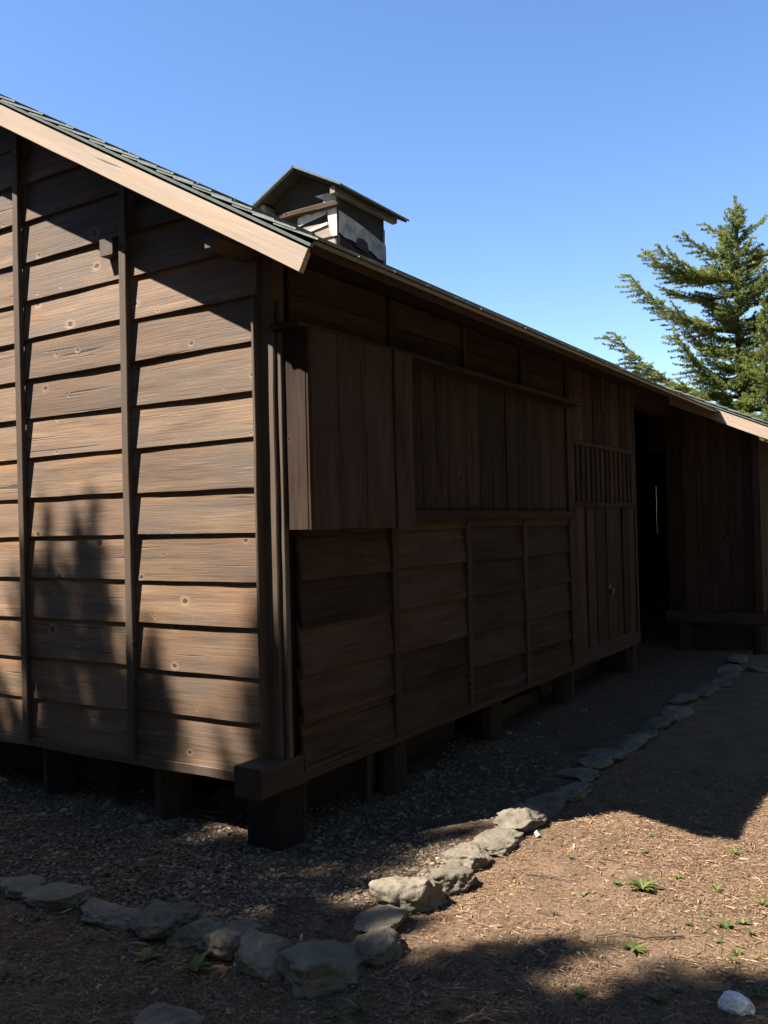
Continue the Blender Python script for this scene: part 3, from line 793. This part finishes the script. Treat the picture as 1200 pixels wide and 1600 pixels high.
for k, (x, y, i) in enumerate(side_row):
    y0 = side_row[k-1][1] if k else y - .26
    y1 = side_row[k+1][1] if k + 1 < len(side_row) else y + .3
    ln = min((y1 - y0)*.5*1.16, .52)
    lab = SLAB.get(i)
    if lab is None: nb += 1; lab = '%s flat grey border stone beyond the peaked tan stone toward the passage' % ordn[nb]
    border_stone(x + R.uniform(-.02, .02), y, math.pi/2, ln, (.20 if i in (8, 10) else .17) + R.uniform(-.02, .03), i, lab)
x, y, i = pos[27]
border_stone(x, y, .2, .26, .17, 27, 'flat grey stone lying just outside the border near the passage wing')
near, t = ray_ground(262, 1600)
o = link('flat_stone', stone_mesh('flat_stone', .22, .2, .05, 90, 3, .03), M_STONE); o.location = (near.x, near.y, gz(near.x, near.y) - .005); tag(o, 'flat mossy stone sunk in the needle litter outside the border', 'stone')
near, t = ray_ground(1150, 1580); 
o = link('white_stone', stone_mesh('white_stone', .115, .085, .055, 93, 2.6, .06), M_WHITE); o.location = (near.x, near.y + .03, gz(near.x, near.y) - .004); tag(o, 'bright white stone lying on the needle litter', 'stone')
for u, v, s, lb in ((172, 1270, .055, 'pale pebble on the gravel under the edge of the gable wall'), (222, 1293, .06, 'flat grey pebble at the foot of the post under the gable'), (668, 1218, .06, 'rounded pebble beside the first log post of the side wall'), (648, 1268, .05, 'small rounded pebble on the gravel out from the first log post'), (795, 1156, .05, 'pebble beside the second log post of the side wall'), (210, 1306, .045, 'small pebble touching the flat grey pebble before the gable')):
    p, t = ray_ground(u, v)
    o = link('pebble', stone_mesh('pebble', s*1.4, s, s*.6, int(u), 2.2, .02), M_STONE); o.location = (p.x, p.y, gz(p.x, p.y)); o.rotation_euler = (0, 0, R.uniform(0, 3))
    tag(o, lb, 'pebble', 'loose pebbles on the gravel')
# white scrap beside the peaked stone
p, t = ray_ground(840, 1312)
V = []; F = []
for i in range(5):
    for j in range(3): V.append((i*.013 - .026, j*.009 - .009, .010 + .006*math.sin(i*1.7+j) + .003*j))
F = [(i*3+j, (i+1)*3+j, (i+1)*3+j+1, i*3+j+1) for i in range(4) for j in range(2)]
o = prism('paper_scrap', None, M_PAPER, V, F); o.location = (p.x, p.y, gz(p.x, p.y)); o.rotation_euler = (.2, .1, -.9)
sm = o.modifiers.new('thick', 'SOLIDIFY'); sm.thickness = .002
tag(o, 'small crumpled white scrap on the ground beside the peaked stone', 'scrap')

# ------------------------------------------------------------------ gravel and litter (nobody could count these)
def scatter(name, mat, P, base_V, base_F, scl, rots, tilt, rnd):
    n = len(P); bvn = len(base_V)
    c, s = np.cos(rots), np.sin(rots); ct_, st = np.cos(tilt), np.sin(tilt)
    B = base_V[None]*scl[:, None, :]
    y1 = B[:, :, 1]*ct_[:, None] - B[:, :, 2]*st[:, None]; z1 = B[:, :, 1]*st[:, None] + B[:, :, 2]*ct_[:, None]
    x2 = B[:, :, 0]*c[:, None] - y1*s[:, None]; y2 = B[:, :, 0]*s[:, None] + y1*c[:, None]
    V = np.stack([x2, y2, z1], -1) + P[:, None, :]
    Fc = (base_F[None] + (np.arange(n)*bvn)[:, None, None]).reshape(-1, base_F.shape[1])
    me = np_mesh(name, V.reshape(-1, 3), Fc, False)
    at = me.attributes.new('rnd', 'FLOAT', 'POINT'); at.data.foreach_set('value', np.repeat(rnd, bvn).astype(np.float32))
    return link(name, me, mat)
def near_density(x, y):
    d = np.hypot(x - CAM.x, y - CAM.y); return np.clip(4.2/d, 0, 1)**1.6
N_ = 95000
x = NP.uniform(-2.9, BX, N_); y = np.where(NP.random(N_) < .72, NP.uniform(BY, 2.6, N_), NP.uniform(2.6, 7.3, N_))
keep = (gravel_mask(x, y) > NP.random(N_)*.9 + .1) & (NP.random(N_) < near_density(x, y)) & ~((x < -.35) & (y > .5))
keep &= NP.random(N_) < np.clip(1.25 - .28*np.maximum(y, 0), .3, 1)
keep &= (fbm(np.stack([x*1.6, y*1.6, 0*x], 1), 77, 3) > -.55 - .5*NP.random(N_)*0 + NP.random(N_)*.35 - .2) 
x, y = x[keep], y[keep]; n = len(x)
sz = np.minimum(NP.lognormal(math.log(.0052), .42, n), .016)
P = np.stack([x, y, gh(x, y) + sz*.22], 1)
jv = IV1*(1 + .15*np.random.default_rng(5).normal(size=(len(IV1), 1)))
gr = scatter('gravel', M_GRAVEL, P, jv, IF1, np.stack([sz*NP.uniform(.9, 1.6, n), sz*NP.uniform(.8, 1.2, n), sz*NP.uniform(.4, .75, n)], 1), NP.uniform(0, 6.28, n), NP.uniform(-.6, .6, n), NP.random(n))
tag(gr, 'loose grey crushed gravel spread along the foot of the barn', 'gravel', kind='stuff')
# litter: bent slivers
LB = np.array([(-1,-.5,0),(-.2,-.5,.5),(.5,-.4,.55),(1,0,.1),(.5,.4,.6),(-.2,.5,.55),(-1,.5,.05)], dtype=float)*np.array([.5,1,1])
LF = np.array([(0,1,5),(0,5,6),(1,2,4),(1,4,5),(2,3,4)])
N_ = 290000
d = NP.uniform(.9, 1, N_)
x = np.where(NP.random(N_) < .72, NP.uniform(.8, 4.2, N_), NP.uniform(-2.6, 3.2, N_)); y = np.where(NP.random(N_) < .75, NP.uniform(-1.9, 2.4, N_), NP.uniform(2.4, 7.2, N_))
fr = np.arange(N_) < 50000; x[fr] = NP.uniform(-1.6, 2.2, 50000); y[fr] = NP.uniform(-1.9, -.7, 50000)
g_ = gravel_mask(x, y)
patchy = fbm(np.stack([x*2.2, y*2.2, 0*x], 1), 21, 3)
keep = (NP.random(N_) < near_density(x, y)) & (NP.random(N_) < np.where(g_ > .5, np.clip(.28 + .16*np.maximum(y, 0) + patchy*.5, .05, .95), np.clip(.75 + patchy*.5, .2, 1))) & ~((x < -.3) & (y > .5))
x, y = x[keep], y[keep]; n = len(x)
ln = NP.lognormal(math.log(.020), .5, n); wd = NP.uniform(.0011, .0032, n) + .004*(NP.random(n) < .06) + .009*(NP.random(n) < .012)
P = np.stack([x, y, gh(x, y) + .0015 + .012*NP.random(n)*NP.random(n)], 1)
li = scatter('needle_litter', M_LITTER, P, LB, LF, np.stack([ln, wd, ln*.28*NP.uniform(-.2, 1, n)], 1), NP.uniform(0, 6.28, n), NP.uniform(-.7, .7, n), NP.random(n))
tag(li, 'dry orange brown conifer needles and bark bits covering the bare ground', 'litter', kind='stuff')

# ------------------------------------------------------------------ weeds, twigs
def weed_mesh(name, nleaf, L, wr, lift, seed, feather=False):
    rg = random.Random(seed); V = []; F = []; rn = []
    for i in range(nleaf):
        a = 2*math.pi*i/nleaf + rg.uniform(-.4,.4); l = L*rg.uniform(.55, 1.1); w = l*wr*rg.uniform(.8, 1.2); lf = lift*rg.uniform(.5, 1.4)
        k = len(V); segs = 5; r = rg.random()
        for j in range(segs+1):
            t = j/segs; rad = l*t*math.cos(lf*(1-t*.6)); z = l*t*math.sin(lf)*(1 - .45*t*t) + .004
            ww = w*math.sin(math.pi*min(.97, .12 + .86*t))*(1 + (.35*(-1)**j if feather else 0))
            for s in (-1, 0, 1):
                V.append((rad*math.cos(a) - s*ww*math.sin(a), rad*math.sin(a) + s*ww*math.cos(a), z + (.12*ww if s else 0))); rn.append(r)
        for j in range(segs):
            for s in (0, 1): F.append((k+j*3+s, k+(j+1)*3+s, k+(j+1)*3+s+1, k+j*3+s+1))
    me = bpy.data.meshes.new(name); me.from_pydata(V, [], F); me.update()
    at = me.attributes.new('rnd', 'FLOAT', 'POINT'); at.data.foreach_set('value', np.array(rn, dtype=np.float32))
    me.materials.append(M_WEED)
    return me
def plant(me, name, u, v, label, group=None, s=1.0):
    p, t = ray_ground(u, v)
    o = link(name, me); o.location = (p.x, p.y, gz(p.x, p.y)); o.rotation_euler = (0, 0, R.uniform(0, 6.28)); o.scale = (s, s, s)
    return tag(o, label, 'weed', group)
plant(weed_mesh('leafy_weed', 30, .075, .13, .7, 1), 'leafy_weed', 1003, 1392, 'largest bright green leafy weed on the sunlit needle litter')
plant(weed_mesh('leafy_weed', 9, .052, .30, .5, 2), 'leafy_weed', 231, 1500, 'broad leaved green weed in shade before the big front row boulder')
plant(weed_mesh('fern_weed', 12, .085, .12, .6, 3, True), 'fern_weed', 302, 1522, 'feathery dark green weed beside the upright block stone')
plant(weed_mesh('leafy_weed', 14, .055, .11, .35, 4), 'leafy_weed', 992, 1484, 'flat spreading green weed beside the long dark twig')
plant(weed_mesh('leafy_weed', 18, .045, .16, .5, 5), 'leafy_weed', 1134, 1447, 'clump of small pale green leaves near the white stone')
gsm = [weed_mesh('small_weed', 10, .028, .18, .6, 10+i) for i in range(3)] + [weed_mesh('small_weed', 13, .045, .07, 1.0, 20+i) for i in range(3)]
sun_spots = [(1005,1337),(911,1398),(920,1427),(864,1431),(1074,1447),(1174,1458),(1151,1487),(1181,1497),(1098,1435),(1149,1333),(892,1345),(1020,1311),(1120,1470),(1160,1440),(1060,1375),(1120,1390),(1190,1412),(1145,1500),(965,1385),(1100,1455)]
for k, (u, v) in enumerate(sun_spots):
    plant(gsm[k % 6], 'small_weed', u, v, 'tiny pale green weed sprouting from the sunlit needle litter', 'tiny weeds in the sun', R.uniform(.6, 1.15))
shade_spots = [(1183,1553),(780,1518),(1027,1562),(1055,1546),(60,1440),(12,1528),(200,1393),(168,1378),(92,1535),(240,1362),(215,1370),(700,1592),(560,1590),(520,1595),(735,1570),(905,1560),(140,1470),(180,1400)]
for k, (u, v) in enumerate(shade_spots):
    plant(gsm[(k*5+3) % 6], 'small_weed', u, v, 'tiny dark green weed growing in the tree shade', 'tiny weeds in the shade', R.uniform(.8, 1.5))
def twig(pts, r, label):
    V = []; n = 5; P3 = []
    for (u, v) in pts:
        p, t = ray_ground(u, v); P3.append(Vector((p.x, p.y, gz(p.x, p.y) + r*1.2 + R.uniform(0, .006))))
    Q = []
    for a, b in zip(P3[:-1], P3[1:]):
        for k in range(4): Q.append(a.lerp(b, k/4) + Vector((R.uniform(-.003,.003), R.uniform(-.003,.003), R.uniform(0,.003))))
    Q.append(P3[-1]); m = len(Q)
    for i, p in enumerate(Q):
        d = (Q[min(i+1, m-1)] - Q[max(i-1, 0)]).normalized(); s = d.cross(Vector((0,0,1))).normalized(); u_ = s.cross(d)
        rr = r*(1 - .6*i/m)
        for j in range(n): a = 2*math.pi*j/n; V.append(p + s*rr*math.cos(a) + u_*rr*math.sin(a))
    F = [(i*n+j, i*n+(j+1) % n, (i+1)*n+(j+1) % n, (i+1)*n+j) for i in range(m-1) for j in range(n)] + [tuple(range(n)), tuple((m-1)*n+j for j in range(n))]
    o = prism('fallen_twig', None, M_TWIG, [tuple(v) for v in V], F); tag(o, label, 'twig', 'twigs on the ground')
twig([(1069, 1466), (1010, 1471), (965, 1466), (930, 1468)], .0042, 'long dark twig lying across the sunlit litter')
twig([(1050, 1410), (1075, 1415), (1098, 1421)], .003, 'pale short twig lying between small green weeds')
twig([(1166, 1328), (1185, 1331), (1215, 1342)], .003, 'thin twig lying in the sun by the roof shadow')
twig([(822, 1368), (860, 1372), (890, 1380), (905, 1377)], .0028, 'thin dark crooked twig on the litter by the sunlit stones')
twig([(936, 1345), (955, 1350), (975, 1357)], .0028, 'short brown twig below the roof shadow edge')

# ------------------------------------------------------------------ spruces
def spruce_meshes(name, H, Rad, seed, limbs=None, nl=110, bare=.12, dens=1.0, taper=.8):
    rg = np.random.default_rng(seed); rr = random.Random(seed)
    TV = []; TF = []
    def tube(pts, radii, n=6):
        k0 = len(TV); m = len(pts)
        for i, p in enumerate(pts):
            d = (pts[min(i+1, m-1)] - pts[max(i-1, 0)]); d = d/np.linalg.norm(d)
            a = np.cross(d, (0, 0, 1.)) if abs(d[2]) < .9 else np.cross(d, (1., 0, 0)); a /= np.linalg.norm(a); b = np.cross(d, a)
            for j in range(n):
                th = 2*math.pi*j/n; TV.append(p + (a*math.cos(th) + b*math.sin(th))*radii[i])
        for i in range(m-1):
            for j in range(n): TF.append((k0+i*n+j, k0+i*n+(j+1) % n, k0+(i+1)*n+(j+1) % n, k0+(i+1)*n+j))
    tp = [np.array([.03*math.sin(h*1.3+seed), .03*math.cos(h*1.1+seed), h]) for h in np.linspace(-.1, H, 14)]
    tr_ = [max(.008, H*.016*(1 - i/13)**taper) for i in range(14)]
    tube(tp, tr_, 8)
    starts = []; dirs = []; sizes = []
    def needles(pts, step=.042, size=.05, sl=1.0):
        for a, b in zip(pts[:-1], pts[1:]):
            L = np.linalg.norm(b-a); n = max(1, int(L/step*dens)); d = (b-a)/max(L, 1e-6)
            t = (np.arange(n) + rg.random(n))/n
            starts.append(a + np.outer(t, b-a)); dirs.append(np.repeat(d[None], n, 0)); sizes.append(np.full(n, size))
    L_ = []
    if limbs: L_ += limbs
    for i in range(nl):
        t = i/nl; h = H*(bare + (1-bare)*t**.85); prof = (1 - t)**.8*.95 + .05
        L_.append((h - .02, rr.uniform(0, 6.283), Rad*prof*rr.uniform(.62, 1.12), None))
    for (h, az, ln, rise) in L_:
        dx, dy = math.cos(az), math.sin(az)
        th = h/H; up_ = rise if rise is not None else (-.12 + .75*th**2 + rr.uniform(-.1, .12))
        pts = []
        for s in np.linspace(0, 1, 7):
            z = h + ln*(up_*s - .22*math.sin(s*math.pi)*(1-th) + .20*s**3)
            pts.append(np.array([dx*ln*s, dy*ln*s, z]) + rg.normal(size=3)*.012*ln*s)
        tube(pts, [max(.004, ln*.016*(1-s*.85)) for s in np.linspace(0, 1, 7)], 4)
        needles(pts[1:], .03, .06)
        ns = max(5, int(ln/.07*dens))
        for q in range(ns):
            s = .14 + .86*(q + rr.random())/ns; f_ = s*6; i0 = min(5, int(f_)); base = pts[i0] + (pts[i0+1]-pts[i0])*(f_-i0)
            side = 1 if q % 2 else -1; ang = az + side*rr.uniform(.6, 1.15); l2 = (ln*.42*(1 - s*.68) + .07)*rr.uniform(.6, 1.15)
            dr = rr.uniform(-.35, .12) + .25*th
            p0 = base; p1 = base + np.array([math.cos(ang)*l2*.5, math.sin(ang)*l2*.5, l2*dr*.4]); p2 = p1 + np.array([math.cos(ang-side*.25)*l2*.5, math.sin(ang-side*.25)*l2*.5, l2*(dr*.5 + .06)])
            tw = [p0, p1, p2]; needles(tw, .032, .05)
            for _ in range(int(l2/.06)):
                u_ = rr.random(); b0 = p0 + (p2-p0)*u_; a3 = ang + rr.choice((-1, 1))*rr.uniform(.5, 1.1); l3 = l2*.4*rr.uniform(.5, 1)*(1.1-u_)
                needles([b0, b0 + np.array([math.cos(a3)*l3, math.sin(a3)*l3, l3*rr.uniform(-.35, .2)])], .034, .046)
    needles([np.array([0, 0, H*.86]), np.array([0, 0, H+.25])], .02, .07)
    A = np.concatenate(starts); D = np.concatenate(dirs); Sz = np.concatenate(sizes); n = len(A)
    K = 7
    A = np.repeat(A, K, 0); D = np.repeat(D, K, 0); Sz = np.repeat(Sz, K)*rg.uniform(.8, 1.45, n*K)
    ref = rg.normal(size=(n*K, 3)); nd = np.cross(D, ref); nd /= np.linalg.norm(nd, axis=1)[:, None]
    nd = nd*.72 + D*.62; wv = np.cross(nd, rg.normal(size=(n*K, 3))); wv /= np.linalg.norm(wv, axis=1)[:, None]
    wv *= (Sz*.14)[:, None]
    V = np.stack([A - wv, A + wv, A + nd*Sz[:, None]], 1).reshape(-1, 3)
    F = np.arange(n*K*3).reshape(-1, 3)
    me = np_mesh('crown', V, F, False)
    rv = np.clip(rg.random(n)*.55 + .45*np.clip(vnoise(np.concatenate(starts)*2.0, seed)*.5 + .5, 0, 1), 0, 1)
    at = me.attributes.new('rnd', 'FLOAT', 'POINT'); at.data.foreach_set('value', np.repeat(rv, K*3).astype(np.float32)); me.materials.append(M_NEEDLE)
    tm = np_mesh('trunk', np.array(TV), np.array(TF), True); tm.materials.append(M_BARK)
    return tm, me
def spruce(meshes, loc, rz, label, group=None, s=1.0, name='spruce_tree'):
    e = bpy.data.objects.new(name, None); COL.objects.link(e); e.location = loc; e.rotation_euler = (0, 0, rz); e.scale = (s, s, s)
    tag(e, label, 'tree', group)
    link('trunk', meshes[0], None, e); link('crown', meshes[1], None, e)
    return e
def at_px(u, v, depth):
    d = rt2*((u-600)/1403.5) - up2*((v-800)/1403.5) + fw
    return CAM + d*depth
# main background spruce: limbs measured from the photograph (left side)
DT = 21.0
top = at_px(1149, 322, DT); bx_, by_ = top.x, top.y; HT = top.z
lf = math.atan2(-rt2.y, -rt2.x)
def limb(u, v, ub, vb, daz=0.0):
    p = at_px(u, v, DT); b_ = at_px(ub, vb, DT); ln = (p.to_2d() - Vector((bx_, by_))).length
    return (b_.z, lf + daz, ln, (p.z - b_.z)/ln - .15)
limbs = [limb(1006,400,1140,440), limb(982,436,1138,520), limb(950,532,1136,620, .15), limb(1022,532,1138,610,.4), limb(1042,442,1140,460,-.4), limb(1010,405,1140,440,.3),
         limb(1060,375,1145,405,.2), limb(1100,350,1147,372,0), limb(1060,520,1138,600,-.5), limb(1075,470,1140,520,.9), limb(990,560,1136,640,-.3)]
limbs += [(h, lf + math.pi + dz, l, r_2) for h, dz, l, r_2 in ((HT*.93, .1, .75, .35), (HT*.86, -.2, 1.25, .15), (HT*.8, .3, 1.5, .1), (HT*.74, -.5, 1.3, .05), (HT*.84, .8, 1.2, .2))]
sp_main = spruce_meshes('a', HT, 1.9, 3, limbs, nl=215, bare=.12, dens=1.3)
spruce(sp_main, (bx_, by_, -.02), 0, 'tall open spruce with long upswept limbs standing behind the barn roof')
sp_b = spruce_meshes('b', 8.5, 1.7, 8, None, nl=120, bare=.1)
sp_c = spruce_meshes('c', 8.5, 1.45, 15, None, nl=130, bare=.08, dens=1.0)
sp_d = spruce_meshes('d', 8.5, 1.25, 23, None, nl=210, bare=.06, dens=1.1)
p = at_px(1194, 470, 18.5); s = p.z/8.5
spruce(sp_d, (p.x, p.y, -.02), 1.0, 'lower yellow green spruce close beside the tall open spruce', None, s)
back = [(2.0, 19.0, 1.05, sp_c), (4.5, 21, 1.2, sp_b), (7.5, 17, 1.1, sp_c), (-1.9, 22.0, .66, sp_d), (-.2, 20.5, .72, sp_d), (-3.4, 23.5, .58, sp_d), (10.5, 13, 1.15, sp_b)]
for i, (x, y, s, m) in enumerate(back): spruce(m, (x, y, -.02), i*1.3, 'dense spruce in the wood beyond the barn', 'spruces beyond the barn', s)
# the trees whose shade falls on the gable and the forecourt
shade = [(-5.30, -5.0, 10.45), (-5.74, -5.05, 10.45), (-4.70, -6.05, 11.85), (-2.25, -5.0, 8.5), (-1.75, -5.0, 8.75), (-1.3, -5.0, 8.8), (-.8, -4.95, 8.75), (-.2, -5.1, 8.9), (-3.0, -5.2, 8.65),
         (-4.75, -5.0, 9.15), (-3.95, -5.05, 9.1), (-3.4, -5.1, 8.9), (-6.35, -5.1, 9.6), (-4.3, -5.6, 9.6), (-3.6, -6.6, 10.6), (-6.9, -4.8, 9.0), (-6.5, -6.2, 11.6), (-5.5, -5.3, 10.05), (-5.15, -5.35, 10.35), (-6.0, -5.4, 10.0), (-5.6, -6.0, 11.3), (-4.1, -5.2, 9.3), (-7.05, -6.25, 11.4), (-6.05, -6.2, 11.35), (-7.8, -5.6, 9.8)]
for i, (x, y, h) in enumerate(shade):
    m = sp_d
    spruce(m, (x, y, -.02), i*2.1, 'spruce standing across the forecourt from the gable wall', 'spruces across the forecourt', h/8.75)
ring = []  # mostly unseen spruces, added to block sky light and deepen the shade
for k in range(11): ring.append((6.6 + (k % 3)*1.6, -7.0 + k*2.15, 1.35 + .12*(k % 4)))
for k in range(6): ring.append((-10 + k*3.1, -9.5 - (k % 2)*1.5, 1.45))
for k in range(13): ring.append((-24 + k*4.6 + R.uniform(-1.2, 1.2), 31 + 5*(k % 3) + R.uniform(-1.5, 1.5) - (9 if k > 6 else 0), (.62 if k < 6 else 1.25)*R.uniform(.9, 1.15)))
ring += [(-10.5, -3.5, 1.3), (-11.5, -6.5, 1.4), (10.5, -8, 1.6)]
for i, (x, y, s) in enumerate(ring): spruce(sp_b if i % 3 == 0 else sp_d, (x, y, -.02), i*1.7, 'added spruce around the barn, mostly out of view, blocking sky light', 'spruces added round the barn against sky light', s)
print('individual shingles', nind)
